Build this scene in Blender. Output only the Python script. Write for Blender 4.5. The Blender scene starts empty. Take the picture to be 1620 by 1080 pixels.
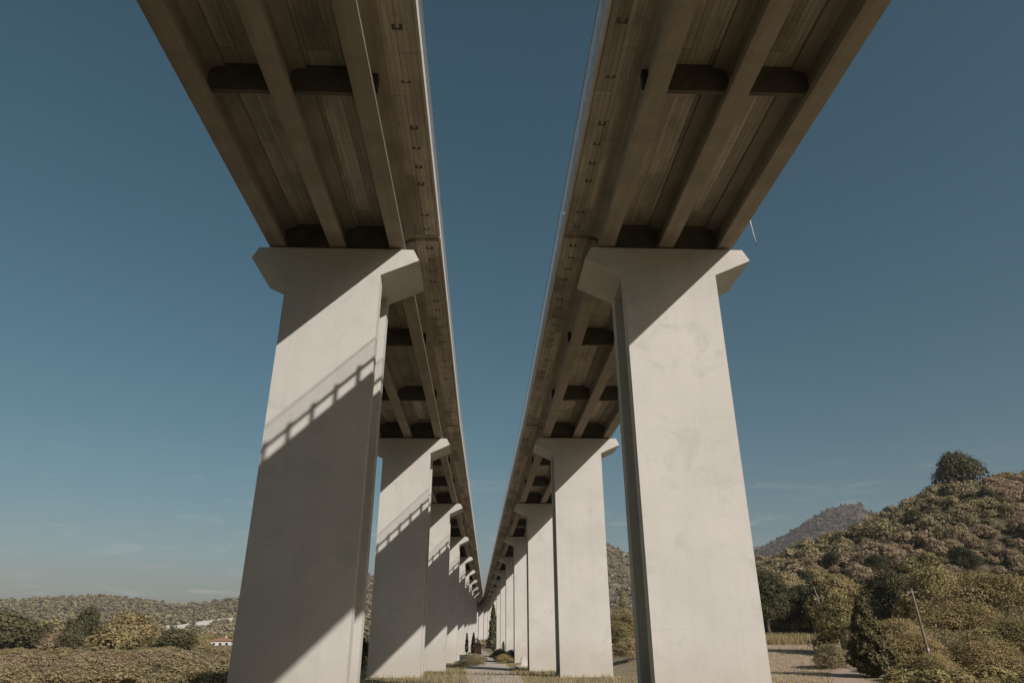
import bpy, bmesh, math, random
import numpy as np
from mathutils import Vector, Matrix

R = math.radians
scene = bpy.context.scene
COL = scene.collection
rng = np.random.default_rng(7)
random.seed(7)

# ------------------------------------------------------------------ camera, sky, sun, exposure
CZ = 3.7                                             # camera height over the valley floor (m)
cam_d = bpy.data.cameras.new('camera')
cam_d.sensor_width = 36.0
cam_d.lens = 36.0 * 1078.46 / 1620.0
cam_d.shift_x = 4.0 / 1620.0
cam_d.shift_y = -3.5 / 1620.0
cam_d.clip_start = 0.1
cam_d.clip_end = 20000.0
cam = bpy.data.objects.new('camera', cam_d)
COL.objects.link(cam)
PITCH, YAW, ROLL = R(23.635), R(2.128), R(0.067)
cam.matrix_world = (Matrix.Translation((0, 0, CZ)) @ Matrix.Rotation(-YAW, 4, 'Z') @
                    Matrix.Rotation(math.pi / 2 + PITCH, 4, 'X') @ Matrix.Rotation(-ROLL, 4, 'Z'))
scene.camera = cam

TO_SUN = Vector((0.75, -1.0, 0.724)).normalized()
SUN_EL = math.asin(TO_SUN.z)
SUN_AZ = math.atan2(TO_SUN.x, TO_SUN.y)

world = bpy.data.worlds.new('World')
scene.world = world
world.use_nodes = True
wn, wl = world.node_tree.nodes, world.node_tree.links
wn.clear()
w_out = wn.new('ShaderNodeOutputWorld')
w_bg = wn.new('ShaderNodeBackground')
w_bg.inputs['Strength'].default_value = 0.054
sky = wn.new('ShaderNodeTexSky')
sky.sky_type = 'NISHITA'
sky.sun_disc = False
sky.sun_elevation = SUN_EL
sky.sun_rotation = SUN_AZ
sky.altitude = 0.0
sky.air_density = 0.95
sky.dust_density = 2.0
sky.ozone_density = 0.6
hsv = wn.new('ShaderNodeHueSaturation')
hsv.inputs['Hue'].default_value = 0.465
hsv.inputs['Saturation'].default_value = 1.24
hsv.inputs['Value'].default_value = 0.95
# thin wisps of cloud low in the sky
tc = wn.new('ShaderNodeTexCoord')
mp = wn.new('ShaderNodeMapping'); mp.inputs['Scale'].default_value = (7.0, 7.0, 48.0)
nz = wn.new('ShaderNodeTexNoise'); nz.inputs['Scale'].default_value = 1.7; nz.inputs['Detail'].default_value = 7.0
nz.inputs['Roughness'].default_value = 0.6
rp = wn.new('ShaderNodeValToRGB')
rp.color_ramp.elements[0].position = 0.56; rp.color_ramp.elements[0].color = (0, 0, 0, 1)
rp.color_ramp.elements[1].position = 0.72; rp.color_ramp.elements[1].color = (0.40, 0.40, 0.40, 1)
sp = wn.new('ShaderNodeSeparateXYZ')
mr = wn.new('ShaderNodeMapRange')
mr.inputs['From Min'].default_value = 0.24; mr.inputs['From Max'].default_value = 0.12
mx = wn.new('ShaderNodeMath'); mx.operation = 'MULTIPLY'
mix = wn.new('ShaderNodeMixRGB'); mix.inputs['Color2'].default_value = (9.5, 9.3, 8.9, 1)
wl.new(sky.outputs[0], hsv.inputs['Color'])
wl.new(tc.outputs['Generated'], mp.inputs['Vector']); wl.new(mp.outputs[0], nz.inputs['Vector'])
wl.new(nz.outputs['Fac'], rp.inputs['Fac'])
wl.new(tc.outputs['Generated'], sp.inputs[0]); wl.new(sp.outputs['Z'], mr.inputs['Value'])
wl.new(rp.outputs['Color'], mx.inputs[0]); wl.new(mr.outputs[0], mx.inputs[1])
wl.new(mx.outputs[0], mix.inputs['Fac']); wl.new(hsv.outputs[0], mix.inputs['Color1'])
wl.new(mix.outputs[0], w_bg.inputs['Color']); wl.new(w_bg.outputs[0], w_out.inputs['Surface'])

sun_d = bpy.data.lights.new('sun', 'SUN')
sun_d.energy = 4.75
sun_d.angle = R(0.5)
sun_d.color = (1.0, 0.955, 0.89)
sun = bpy.data.objects.new('sun', sun_d)
COL.objects.link(sun)
sun.rotation_euler = TO_SUN.to_track_quat('Z', 'Y').to_euler()
sun.location = TO_SUN * 200

scene.view_settings.view_transform = 'Standard'
scene.view_settings.look = 'None'
scene.view_settings.gamma = 1.0
scene.view_settings.exposure = 0.0

# ------------------------------------------------------------------ helpers
def link(o):
    COL.objects.link(o); return o

def tag(o, label=None, cat=None, group=None, kind=None):
    if label: o['label'] = label
    if cat: o['category'] = cat
    if group: o['group'] = group
    if kind: o['kind'] = kind
    return o

def empty(name, loc=(0, 0, 0), rz=0.0):
    o = bpy.data.objects.new(name, None)
    o.empty_display_size = 0.5
    o.location = loc; o.rotation_euler = (0, 0, rz)
    return link(o)

def children(o):
    return [c for c in CHILD.get(o.name, [])]
CHILD = {}

def attach(o, parent):
    o.parent = parent
    CHILD.setdefault(parent.name, []).append(o)

def put(name, me, mat=None, parent=None, loc=None, rz=None):
    o = bpy.data.objects.new(name, me)
    link(o)
    if mat is not None and not me.materials:
        me.materials.append(mat)
    if parent is not None: attach(o, parent)
    if loc is not None: o.location = loc
    if rz is not None: o.rotation_euler = (0, 0, rz)
    return o

def copy_tree(o, parent=None):
    c = o.copy(); link(c)
    if parent is not None: attach(c, parent)
    for ch in children(o):
        copy_tree(ch, c)
    return c

def mesh_np(name, V, F, smooth=False):
    """mesh from numpy arrays; F is (n,3) or (n,4)"""
    V = np.asarray(V, dtype=np.float32); F = np.asarray(F, dtype=np.int32)
    me = bpy.data.meshes.new(name)
    n, k = F.shape
    me.vertices.add(len(V)); me.vertices.foreach_set('co', V.ravel())
    me.loops.add(n * k); me.loops.foreach_set('vertex_index', F.ravel())
    me.polygons.add(n)
    me.polygons.foreach_set('loop_start', np.arange(0, n * k, k, dtype=np.int32))
    if smooth: me.polygons.foreach_set('use_smooth', np.ones(n, dtype=bool))
    me.update(calc_edges=True)
    return me

class MB:
    """collects shapes into one mesh"""
    def __init__(s): s.v = []; s.f = []
    def add(s, V, F):
        b = len(s.v); s.v += [tuple(p) for p in V]; s.f += [tuple(i + b for i in f) for f in F]; return s
    def box(s, x0, x1, y0, y1, z0, z1):
        V = [(x, y, z) for z in (z0, z1) for y in (y0, y1) for x in (x0, x1)]
        return s.add(V, [(0, 2, 3, 1), (4, 5, 7, 6), (0, 1, 5, 4), (2, 6, 7, 3), (0, 4, 6, 2), (1, 3, 7, 5)])
    def prism(s, prof, y0, y1):
        """profile of (x,z), counter-clockwise seen from -y, swept along y"""
        n = len(prof)
        V = [(x, y0, z) for x, z in prof] + [(x, y1, z) for x, z in prof]
        F = [tuple(range(n)), tuple(range(2 * n - 1, n - 1, -1))]
        F += [((i + 1) % n, i, i + n, (i + 1) % n + n) for i in range(n)]
        return s.add(V, F)
    def column(s, prof, z0, z1):
        """profile of (x,y) swept along z"""
        n = len(prof)
        V = [(x, y, z0) for x, y in prof] + [(x, y, z1) for x, y in prof]
        F = [tuple(range(n - 1, -1, -1)), tuple(range(n, 2 * n))]
        F += [(i, (i + 1) % n, (i + 1) % n + n, i + n) for i in range(n)]
        return s.add(V, F)
    def tube(s, pts, radii, k=7, cap=True):
        pts = [Vector(p) for p in pts]
        b = len(s.v); n = len(pts)
        for i, p in enumerate(pts):
            d = (pts[min(i + 1, n - 1)] - pts[max(i - 1, 0)]).normalized()
            a = d.orthogonal().normalized() if abs(d.z) < 0.95 else Vector((1, 0, 0)) - d * d.x
            a.normalize(); c = d.cross(a)
            for j in range(k):
                t = 2 * math.pi * j / k
                s.v.append(tuple(p + (a * math.cos(t) + c * math.sin(t)) * radii[i]))
        for i in range(n - 1):
            for j in range(k):
                s.f.append((b + i * k + j, b + i * k + (j + 1) % k, b + (i + 1) * k + (j + 1) % k, b + (i + 1) * k + j))
        if cap:
            s.f.append(tuple(b + j for j in range(k - 1, -1, -1)))
            s.f.append(tuple(b + (n - 1) * k + j for j in range(k)))
        return s
    def mesh(s, name, bevel=0.0, smooth=False, seg=1):
        me = bpy.data.meshes.new(name)
        me.from_pydata(s.v, [], s.f)
        bm = bmesh.new(); bm.from_mesh(me)
        bmesh.ops.recalc_face_normals(bm, faces=bm.faces)
        if bevel:
            es = [e for e in bm.edges if len(e.link_faces) == 2 and e.calc_face_angle(0) > 0.5]
            bmesh.ops.bevel(bm, geom=es, offset=bevel, segments=seg, affect='EDGES', profile=0.5)
        if smooth:
            for f in bm.faces: f.smooth = True
        bm.to_mesh(me); bm.free()
        return me
    def put(s, name, mat, parent=None, bevel=0.0, smooth=False, **k):
        return put(name, s.mesh(name, bevel, smooth), mat, parent, **k)

# ------------------------------------------------------------------ materials
class NT:
    def __init__(s, name):
        s.m = bpy.data.materials.new(name); s.m.use_nodes = True
        s.n = s.m.node_tree.nodes; s.l = s.m.node_tree.links
        s.b = s.n['Principled BSDF']
        s.b.inputs['Specular IOR Level'].default_value = 0.25
    def new(s, t, **k):
        n = s.n.new(t)
        for a, v in k.items():
            if hasattr(n, a): setattr(n, a, v)
            else: n.inputs[a].default_value = v
        return n
    def to(s, a, b): s.l.new(a, b)
    def coords(s, kind='Object', scale=(1, 1, 1), rot=(0, 0, 0)):
        tc = s.n.new('ShaderNodeTexCoord'); mp = s.n.new('ShaderNodeMapping')
        mp.inputs['Scale'].default_value = scale; mp.inputs['Rotation'].default_value = rot
        s.to(tc.outputs[kind], mp.inputs[0]); return mp.outputs[0]
    def noise(s, vec, scale, detail=5.0, rough=0.55, dist=0.0):
        n = s.new('ShaderNodeTexNoise', Scale=scale, Detail=detail, Roughness=rough, Distortion=dist)
        s.to(vec, n.inputs['Vector']); return n.outputs['Fac']
    def ramp(s, fac, stops):
        r = s.n.new('ShaderNodeValToRGB'); e = r.color_ramp.elements
        while len(e) > 1: e.remove(e[-1])
        for i, (p, c) in enumerate(stops):
            q = e[0] if i == 0 else e.new(p)
            q.position = p
            q.color = (c, c, c, 1) if not hasattr(c, '__len__') else (*c, 1)
        s.to(fac, r.inputs[0]); return r.outputs[0]
    def mix(s, fac, a, b, mode='MIX'):
        m = s.n.new('ShaderNodeMixRGB'); m.blend_type = mode
        for v, i in ((fac, 'Fac'), (a, 'Color1'), (b, 'Color2')):
            if hasattr(v, 'is_output'): s.to(v, m.inputs[i])
            elif hasattr(v, '__len__'): m.inputs[i].default_value = (*v, 1)
            else: m.inputs[i].default_value = v if i == 'Fac' else (v, v, v, 1)
        return m.outputs[0]
    def math(s, op, a, b=0.0, clamp=False):
        m = s.n.new('ShaderNodeMath'); m.operation = op; m.use_clamp = clamp
        for v, i in ((a, 0), (b, 1)):
            if hasattr(v, 'is_output'): s.to(v, m.inputs[i])
            else: m.inputs[i].default_value = v
        return m.outputs[0]
    def bump(s, h, strength=0.3, dist=0.02):
        b = s.new('ShaderNodeBump', Strength=strength, Distance=dist)
        s.to(h, b.inputs['Height']); s.to(b.outputs[0], s.b.inputs['Normal'])
    def done(s, col, rough=0.9):
        if hasattr(col, 'is_output'): s.to(col, s.b.inputs['Base Color'])
        else: s.b.inputs['Base Color'].default_value = (*col, 1)
        if hasattr(rough, 'is_output'): s.to(rough, s.b.inputs['Roughness'])
        else: s.b.inputs['Roughness'].default_value = rough
        return s.m

def m_pier():
    t = NT('pier_concrete')
    geo = t.new('ShaderNodeNewGeometry'); P = geo.outputs['Position']
    big = t.noise(P, 0.28, 5, 0.6)
    col = t.ramp(big, [(0.30, (0.455, 0.435, 0.405)), (0.52, (0.512, 0.488, 0.452)), (0.75, (0.552, 0.522, 0.480))])
    # faint grey-green repair patches
    patch = t.noise(P, 0.55, 7, 0.68, 0.6)
    col = t.mix(t.ramp(patch, [(0.55, 0.0), (0.66, 0.80)]), col, (0.425, 0.425, 0.392))
    # vertical rain streaks
    mp = t.new('ShaderNodeMapping'); mp.inputs['Scale'].default_value = (2.4, 2.4, 0.09); t.to(P, mp.inputs[0])
    st = t.noise(mp.outputs[0], 1.0, 6, 0.6)
    col = t.mix(t.ramp(st, [(0.50, 0.0), (0.78, 0.34)]), col, (0.40, 0.37, 0.335))
    # pour joints every 4 m
    sp = t.new('ShaderNodeSeparateXYZ'); t.to(P, sp.inputs[0])
    zz = t.math('ADD', t.math('MULTIPLY', sp.outputs['Z'], 0.25), t.math('MULTIPLY', t.noise(P, 0.8, 2), 0.012))
    fr = t.math('FRACT', zz)
    ln = t.ramp(fr, [(0.0, 1.0), (0.006, 0.0), (0.994, 0.0), (1.0, 1.0)])
    col = t.mix(t.math('MULTIPLY', ln, 0.22), col, (0.34, 0.31, 0.28))
    # soil splashed up the foot of the pier
    zn = t.math('SUBTRACT', sp.outputs['Z'], t.math('MULTIPLY', t.noise(P, 0.9, 6, 0.65), 3.2))
    col = t.mix(t.ramp(t.math('MULTIPLY', zn, 0.25, True), [(0.0, 0.45), (0.55, 0.0)]), col, (0.36, 0.315, 0.25))
    fine = t.noise(P, 9.0, 6, 0.7)
    col = t.mix(0.10, col, t.ramp(fine, [(0.3, (0.35, 0.32, 0.29)), (0.7, (0.62, 0.57, 0.52))]))
    t.bump(t.noise(P, 3.2, 7, 0.7), 0.22, 0.02)
    return t.done(col, 0.92)

def m_girder():
    t = NT('girder_concrete')
    V = t.coords('Object')
    Vs = t.coords('Object', (2.2, 0.12, 2.2))
    a = t.noise(V, 0.6, 6, 0.6)
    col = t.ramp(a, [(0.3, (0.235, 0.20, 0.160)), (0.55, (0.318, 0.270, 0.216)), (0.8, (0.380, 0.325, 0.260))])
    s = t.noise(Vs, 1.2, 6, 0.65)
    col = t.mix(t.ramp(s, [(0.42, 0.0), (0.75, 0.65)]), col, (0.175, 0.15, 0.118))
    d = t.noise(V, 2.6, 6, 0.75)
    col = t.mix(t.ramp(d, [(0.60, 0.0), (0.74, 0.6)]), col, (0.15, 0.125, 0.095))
    t.bump(t.noise(V, 6.0, 6, 0.7), 0.25, 0.02)
    return t.done(col, 0.93)

def m_boards(name='board_marked_concrete', dark=1.0):
    """soffit cast on planks: boards run along the bridge"""
    t = NT(name)
    V = t.coords('Object', (1, 1, 1), (0, 0, R(90)))
    br = t.new('ShaderNodeTexBrick')
    br.offset = 0.37; br.squash = 1.0
    for k, v in (('Scale', 1.0), ('Mortar Size', 0.008), ('Mortar Smooth', 0.35), ('Bias', 0.0), ('Brick Width', 3.4), ('Row Height', 0.19)):
        br.inputs[k].default_value = v
    br.inputs['Color1'].default_value = (0.325 * dark, 0.285 * dark, 0.238 * dark, 1)
    br.inputs['Color2'].default_value = (0.535 * dark, 0.465 * dark, 0.388 * dark, 1)
    br.inputs['Mortar'].default_value = (0.075, 0.06, 0.047, 1)
    t.to(V, br.inputs['Vector'])
    grain = t.noise(t.coords('Object', (26, 0.7, 1)), 1.0, 6, 0.7)
    col = t.mix(0.45, br.outputs['Color'], t.ramp(grain, [(0.3, (0.24 * dark, 0.205 * dark, 0.168 * dark)), (0.7, (0.555 * dark, 0.485 * dark, 0.405 * dark))]))
    st = t.noise(t.coords('Object', (0.8, 0.35, 1)), 0.9, 6, 0.62)
    col = t.mix(t.ramp(st, [(0.48, 0.0), (0.72, 0.65)]), col, (0.115, 0.095, 0.074))
    pn = t.new('ShaderNodeTexBrick'); pn.offset = 0.43
    for k, v in (('Scale', 1.0), ('Mortar Size', 0.012), ('Mortar Smooth', 0.4), ('Bias', 0.0), ('Brick Width', 4.6), ('Row Height', 0.76)):
        pn.inputs[k].default_value = v
    pn.inputs['Color1'].default_value = (0.70, 0.69, 0.68, 1); pn.inputs['Color2'].default_value = (1.32, 1.30, 1.27, 1); pn.inputs['Mortar'].default_value = (0.35, 0.33, 0.31, 1)
    t.to(V, pn.inputs['Vector'])
    col = t.mix(0.8, col, pn.outputs['Color'], 'MULTIPLY')
    h = t.math('MULTIPLY', br.outputs['Fac'], -1.0)
    t.bump(t.math('ADD', h, t.math('MULTIPLY', grain, 0.5)), 0.5, 0.02)
    return t.done(col, 0.95)

def m_plain(name, a, b, scale=3.0, rough=0.85, kind='Object', bump=0.15, metal=0.0):
    t = NT(name); V = t.coords(kind)
    n = t.noise(V, scale, 7, 0.65)
    t.b.inputs['Metallic'].default_value = metal
    if bump: t.bump(t.noise(V, scale * 4, 6, 0.7), bump, 0.03)
    return t.done(t.ramp(n, [(0.3, a), (0.7, b)]), rough)

def m_leaf(name, cols, trans=0.33, spread=0.5):
    """leaves: colour differs from leaf to leaf and from tree to tree"""
    t = NT(name)
    g = t.new('ShaderNodeNewGeometry'); oi = t.new('ShaderNodeObjectInfo')
    n = t.noise(g.outputs['Position'], 0.55, 4, 0.6)
    f = t.math('ADD', t.math('MULTIPLY', g.outputs['Random Per Island'], 0.45), t.math('MULTIPLY', oi.outputs['Random'], 0.25))
    f = t.math('ADD', f, t.math('MULTIPLY', t.ramp(n, [(0.35, 0.0), (0.65, 1.0)]), 0.30))
    k = len(cols) - 1
    col = t.ramp(f, [(0.12 + 0.76 * i / k, c) for i, c in enumerate(cols)])
    t.done(col, 0.75)
    tr = t.new('ShaderNodeBsdfTranslucent'); t.to(col, tr.inputs['Color'])
    ms = t.new('ShaderNodeMixShader'); ms.inputs[0].default_value = trans
    t.to(t.b.outputs[0], ms.inputs[1]); t.to(tr.outputs[0], ms.inputs[2])
    t.to(ms.outputs[0], t.n['Material Output'].inputs['Surface'])
    return t.m

def m_ground():
    t = NT('dry_ground')
    g = t.new('ShaderNodeNewGeometry'); P = g.outputs['Position']
    a = t.noise(P, 0.06, 6, 0.6); b = t.noise(P, 0.9, 8, 0.7)
    col = t.ramp(a, [(0.30, (0.25, 0.205, 0.125)), (0.48, (0.36, 0.295, 0.19)), (0.70, (0.43, 0.355, 0.24))])
    col = t.mix(t.ramp(b, [(0.42, 0.0), (0.62, 0.75)]), col, (0.155, 0.14, 0.062))
    c = t.noise(P, 6.0, 6, 0.75)
    col = t.mix(0.35, col, t.ramp(c, [(0.3, (0.10, 0.082, 0.045)), (0.7, (0.44, 0.37, 0.24))]))
    t.bump(t.math('ADD', b, t.math('MULTIPLY', c, 0.5)), 0.8, 0.25)
    return t.done(col, 1.0)

def m_scrubland(name, soil, scrub, rock, rock_lo=0.60, s=0.05):
    t = NT(name)
    g = t.new('ShaderNodeNewGeometry'); P = g.outputs['Position']
    a = t.noise(P, s, 8, 0.65); b = t.noise(P, s * 5, 8, 0.72); c = t.noise(P, s * 1.7, 9, 0.7)
    col = t.mix(t.ramp(b, [(0.40, 0.0), (0.58, 1.0)]), soil, scrub)
    col = t.mix(t.ramp(c, [(rock_lo, 0.0), (rock_lo + 0.06, 0.8)]), col, rock)
    col = t.mix(t.ramp(a, [(0.35, 0.4), (0.65, 0.0)]), col, tuple(x * 0.6 for x in scrub))
    t.bump(b, 1.0, 2.5)
    return t.done(col, 1.0)

M = {}
M['pier'] = m_pier()
M['girder'] = m_girder()
M['boards'] = m_boards()
M['boards_edge'] = m_boards('overhang_concrete', 1.18)
M['shade_tint'] = m_plain('shade_tinted_concrete', (0.075, 0.064, 0.05), (0.14, 0.118, 0.092), 1.5)  # dark tone paints shade into the diaphragms and formwork pockets
M['fascia'] = m_plain('pale_fascia_concrete', (0.47, 0.435, 0.40), (0.58, 0.54, 0.50), 1.2)
M['steel'] = m_plain('galvanised_steel', (0.36, 0.35, 0.33), (0.50, 0.49, 0.47), 6.0, 0.55, bump=0, metal=0.3)
M['net'] = m_plain('galvanised_wire', (0.26, 0.255, 0.245), (0.36, 0.35, 0.335), 6.0, 0.6, bump=0)
M['dark'] = m_plain('dark_iron', (0.025, 0.022, 0.02), (0.05, 0.044, 0.038), 5.0, 0.8)
M['rubber'] = m_plain('bearing_rubber', (0.03, 0.028, 0.026), (0.05, 0.047, 0.044), 5.0, 0.8)
M['pvc'] = m_plain('pale_pipe', (0.55, 0.54, 0.52), (0.68, 0.67, 0.65), 4.0, 0.6)
M['asphalt'] = m_plain('asphalt', (0.045, 0.044, 0.043), (0.065, 0.064, 0.062), 4.0, 0.95)
M['ground'] = m_ground()
M['path'] = m_plain('pale_dirt', (0.40, 0.34, 0.275), (0.50, 0.435, 0.36), 0.8, 1.0, 'Object', 0.5)
M['field'] = m_plain('dry_field', (0.34, 0.25, 0.185), (0.47, 0.36, 0.27), 0.7, 1.0, 'Object', 0.6)
M['hill'] = m_scrubland('scrub_hillside', (0.20, 0.155, 0.09), (0.095, 0.085, 0.042), (0.27, 0.22, 0.155), 0.66, 0.08)
M['mount'] = m_scrubland('rocky_mountainside', (0.20, 0.165, 0.105), (0.10, 0.088, 0.05), (0.36, 0.33, 0.285), 0.53, 0.022)
M['peak'] = m_scrubland('far_mountain', (0.12, 0.088, 0.07), (0.06, 0.046, 0.038), (0.36, 0.33, 0.31), 0.60, 0.02)
M['bark'] = m_plain('bark', (0.075, 0.058, 0.042), (0.15, 0.12, 0.09), 6.0, 0.95, bump=0.6)
M['pale_bark'] = m_plain('pale_bark', (0.24, 0.21, 0.18), (0.36, 0.33, 0.29), 6.0, 0.95, bump=0.6)
M['wood'] = m_plain('weathered_wood', (0.13, 0.10, 0.078), (0.24, 0.195, 0.155), 4.0, 0.9, bump=0.4)
M['leaf_olive'] = m_leaf('olive_leaves', [(0.100, 0.090, 0.038), (0.240, 0.198, 0.084), (0.370, 0.307, 0.139), (0.479, 0.398, 0.201)])
M['leaf_dark'] = m_leaf('dark_leaves', [(0.024, 0.026, 0.013), (0.053, 0.053, 0.024), (0.086, 0.079, 0.036), (0.139, 0.120, 0.050)], 0.15)
M['leaf_yellow'] = m_leaf('yellowish_leaves', [(0.162, 0.127, 0.058), (0.306, 0.237, 0.108), (0.440, 0.340, 0.168), (0.558, 0.434, 0.251)])
M['leaf_grey'] = m_leaf('grey_green_leaves', [(0.140, 0.120, 0.066), (0.282, 0.230, 0.124), (0.411, 0.335, 0.190), (0.542, 0.440, 0.266)])
M['leaf_brown'] = m_leaf('brownish_leaves', [(0.162, 0.120, 0.075), (0.295, 0.222, 0.138), (0.410, 0.309, 0.198), (0.496, 0.388, 0.260)])
M['leaf_far'] = m_leaf('far_scrub_leaves', [(0.096, 0.089, 0.054), (0.208, 0.177, 0.102), (0.330, 0.274, 0.166), (0.433, 0.362, 0.233)], 0.15)
M['leaf_tan'] = m_leaf('tan_scrub_leaves', [(0.165, 0.132, 0.069), (0.286, 0.233, 0.124), (0.396, 0.321, 0.178), (0.484, 0.396, 0.230)])
M['leaf_cypress'] = m_leaf('cypress_leaves', [(0.03, 0.031, 0.014), (0.075, 0.07, 0.03), (0.125, 0.11, 0.048), (0.185, 0.16, 0.08)], 0.2)
M['grass'] = m_leaf('dry_grass_blades', [(0.17, 0.14, 0.06), (0.30, 0.24, 0.115), (0.42, 0.34, 0.19), (0.50, 0.42, 0.26)], 0.3)
M['render_white'] = m_plain('white_render', (0.46, 0.44, 0.41), (0.62, 0.60, 0.565), 1.2)
M['render_pink'] = m_plain('reddish_render', (0.26, 0.15, 0.115), (0.34, 0.20, 0.15), 2.0)
M['roof'] = m_plain('clay_tiles', (0.24, 0.125, 0.075), (0.34, 0.185, 0.115), 5.0, 0.9, bump=0.5)
M['glass'] = m_plain('dark_window_glass', (0.02, 0.024, 0.028), (0.035, 0.04, 0.045), 2.0, 0.15, bump=0)
M['block'] = m_plain('old_concrete_block', (0.40, 0.38, 0.355), (0.56, 0.535, 0.50), 2.0)
M['stone'] = m_plain('pale_stone', (0.30, 0.275, 0.24), (0.46, 0.43, 0.385), 2.0, bump=0.6)

# ------------------------------------------------------------------ terrain
def hash2(ix, iy, seed):
    h = (ix.astype(np.int64) * 374761393 + iy.astype(np.int64) * 668265263 + seed * 1442695041) & 0xffffffff
    h = ((h ^ (h >> 13)) * 1274126177) & 0xffffffff
    return ((h ^ (h >> 16)) & 0xffff) / 65535.0
def vnoise(x, y, seed=0):
    ix, iy = np.floor(x), np.floor(y); fx, fy = x - ix, y - iy
    fx = fx * fx * (3 - 2 * fx); fy = fy * fy * (3 - 2 * fy)
    a, b = hash2(ix, iy, seed), hash2(ix + 1, iy, seed); c, d = hash2(ix, iy + 1, seed), hash2(ix + 1, iy + 1, seed)
    return (a + (b - a) * fx) * (1 - fy) + (c + (d - c) * fx) * fy - 0.5
def fbm(x, y, s, o=4, seed=0):
    r = 0; a = 1.0
    for k in range(o): r = r + a * vnoise(x / s, y / s, seed + k * 17); s = s / 2.05; a *= 0.5
    return r
def sstep(a, b, x):
    t = np.clip((x - a) / (b - a), 0, 1); return t * t * (3 - 2 * t)

def base_h(x, y):
    z = 1.4 - 0.5 * sstep(30, 60, y) - 0.9 * sstep(58, 90, y)
    right = sstep(13, 30, x)
    zr = np.clip(1.3 + (y - 50) * 0.046, 0.4, 3.7)
    z = z * (1 - right) + zr * right
    left = sstep(-12, -34, x)
    z = z - left * (z + 3.0)
    return z + 0.16 * fbm(x, y, 14, 3, 3) * sstep(8, 30, np.abs(x) + np.abs(y) * 0.2)
# profiles of the hills: (x/y, height over camera / y) along each skyline
HILL = np.array([(-0.2, -0.02), (0.20, -0.01), (0.25, 0.02), (0.32, 0.060), (0.386, 0.087), (0.46, 0.111), (0.54, 0.135), (0.578, 0.151), (0.632, 0.171), (0.66, 0.184), (0.692, 0.198), (0.72, 0.203), (0.808, 0.211), (0.95, 0.235), (1.3, 0.25), (2.5, 0.25)])
MOUNT = np.array([(-3, 0.03), (-1.2, 0.040), (-0.645, 0.046), (-0.596, 0.049), (-0.504, 0.050), (-0.436, 0.045), (-0.406, 0.040), (-0.369, 0.045), (-0.336, 0.049), (-0.25, 0.065), (-0.177, 0.078), (-0.165, 0.083), (-0.10, 0.060), (-0.03, 0.030), (0.03, 0.030), (0.07, 0.06), (0.12, 0.112), (0.172, 0.124), (0.211, 0.107), (0.30, 0.085), (0.40, 0.075), (0.6, 0.08), (1.5, 0.06)])
PEAK = np.array([(0.05, 0.04), (0.25, 0.062), (0.346, 0.096), (0.386, 0.117), (0.429, 0.133), (0.468, 0.154), (0.502, 0.171), (0.531, 0.178), (0.554, 0.181), (0.565, 0.169), (0.609, 0.162), (0.75, 0.12), (1.0, 0.06)])
def hill_h(x, y):
    u = x / np.maximum(y, 1.0); e = np.interp(u, HILL[:, 0], HILL[:, 1])
    yc = 182.0; top = CZ + e * yc
    t = np.clip((y - 98.0) / (yc - 98.0), 0, 1)
    s = 0.35 * t + 0.65 * t * t * (3 - 2 * t)
    z = -1.5 + (top + 1.5) * s
    z = z - 0.10 * np.maximum(y - yc, 0)
    return z + 0.9 * fbm(x, y, 22, 3, 11) * sstep(0.1, 0.6, t)
def mount_h(x, y):
    u = x / np.maximum(y, 1.0); e = np.interp(u, MOUNT[:, 0], MOUNT[:, 1])
    yc = 900.0; top = CZ + e * yc
    t = np.clip((y - 260.0) / (yc - 260.0), 0, 1)
    s = 0.45 * t + 0.55 * t * t
    return -4.2 + (top + 4.2) * s - 0.10 * np.maximum(y - yc, 0) + 7.0 * fbm(x, y, 150, 5, 23) * np.minimum(t * 2, 1) * (1 - 0.75 * sstep(0.8, 1.0, t))
def peak_h(x, y):
    u = x / np.maximum(y, 1.0); e = np.interp(u, PEAK[:, 0], PEAK[:, 1])
    yc = 1500.0; top = CZ + e * yc
    t = np.clip((y - 900.0) / (yc - 900.0), 0, 1)
    return -2 + (top + 2) * t - 0.15 * np.maximum(y - yc, 0) + 14 * fbm(x, y, 160, 5, 31) * t * (1 - 0.6 * sstep(0.85, 1.0, t))
def surf_h(x, y):
    return np.maximum(np.maximum(base_h(x, y), hill_h(x, y)), mount_h(x, y))
def gz(x, y):
    return float(surf_h(np.array([float(x)]), np.array([float(y)]))[0])

def grid_mesh(name, X, Y, Z):
    h, w = X.shape
    V = np.stack([X, Y, Z], -1).reshape(-1, 3)
    i = np.arange((h - 1) * (w - 1)); r, c = i // (w - 1), i % (w - 1); a = r * w + c
    return mesh_np(name, V, np.stack([a, a + 1, a + w + 1, a + w], -1), True)

th = np.concatenate([np.linspace(-180, -60, 60)[:-1], np.linspace(-60, 60, 361), np.linspace(60, 180, 60)[1:]])
rr = np.concatenate([[0.5], np.geomspace(4, 400, 150), np.geomspace(430, 9000, 24)])
T, Q = np.meshgrid(np.radians(th), rr)
X, Y = Q * np.sin(T), Q * np.cos(T)
Z = base_h(X, Y) - 0.004 * np.maximum(Q - 1500, 0) * 0
o = put('ground', grid_mesh('ground', X[:, ::-1], Y[:, ::-1], Z[:, ::-1]), M['ground']); tag(o, kind='structure')

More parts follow.
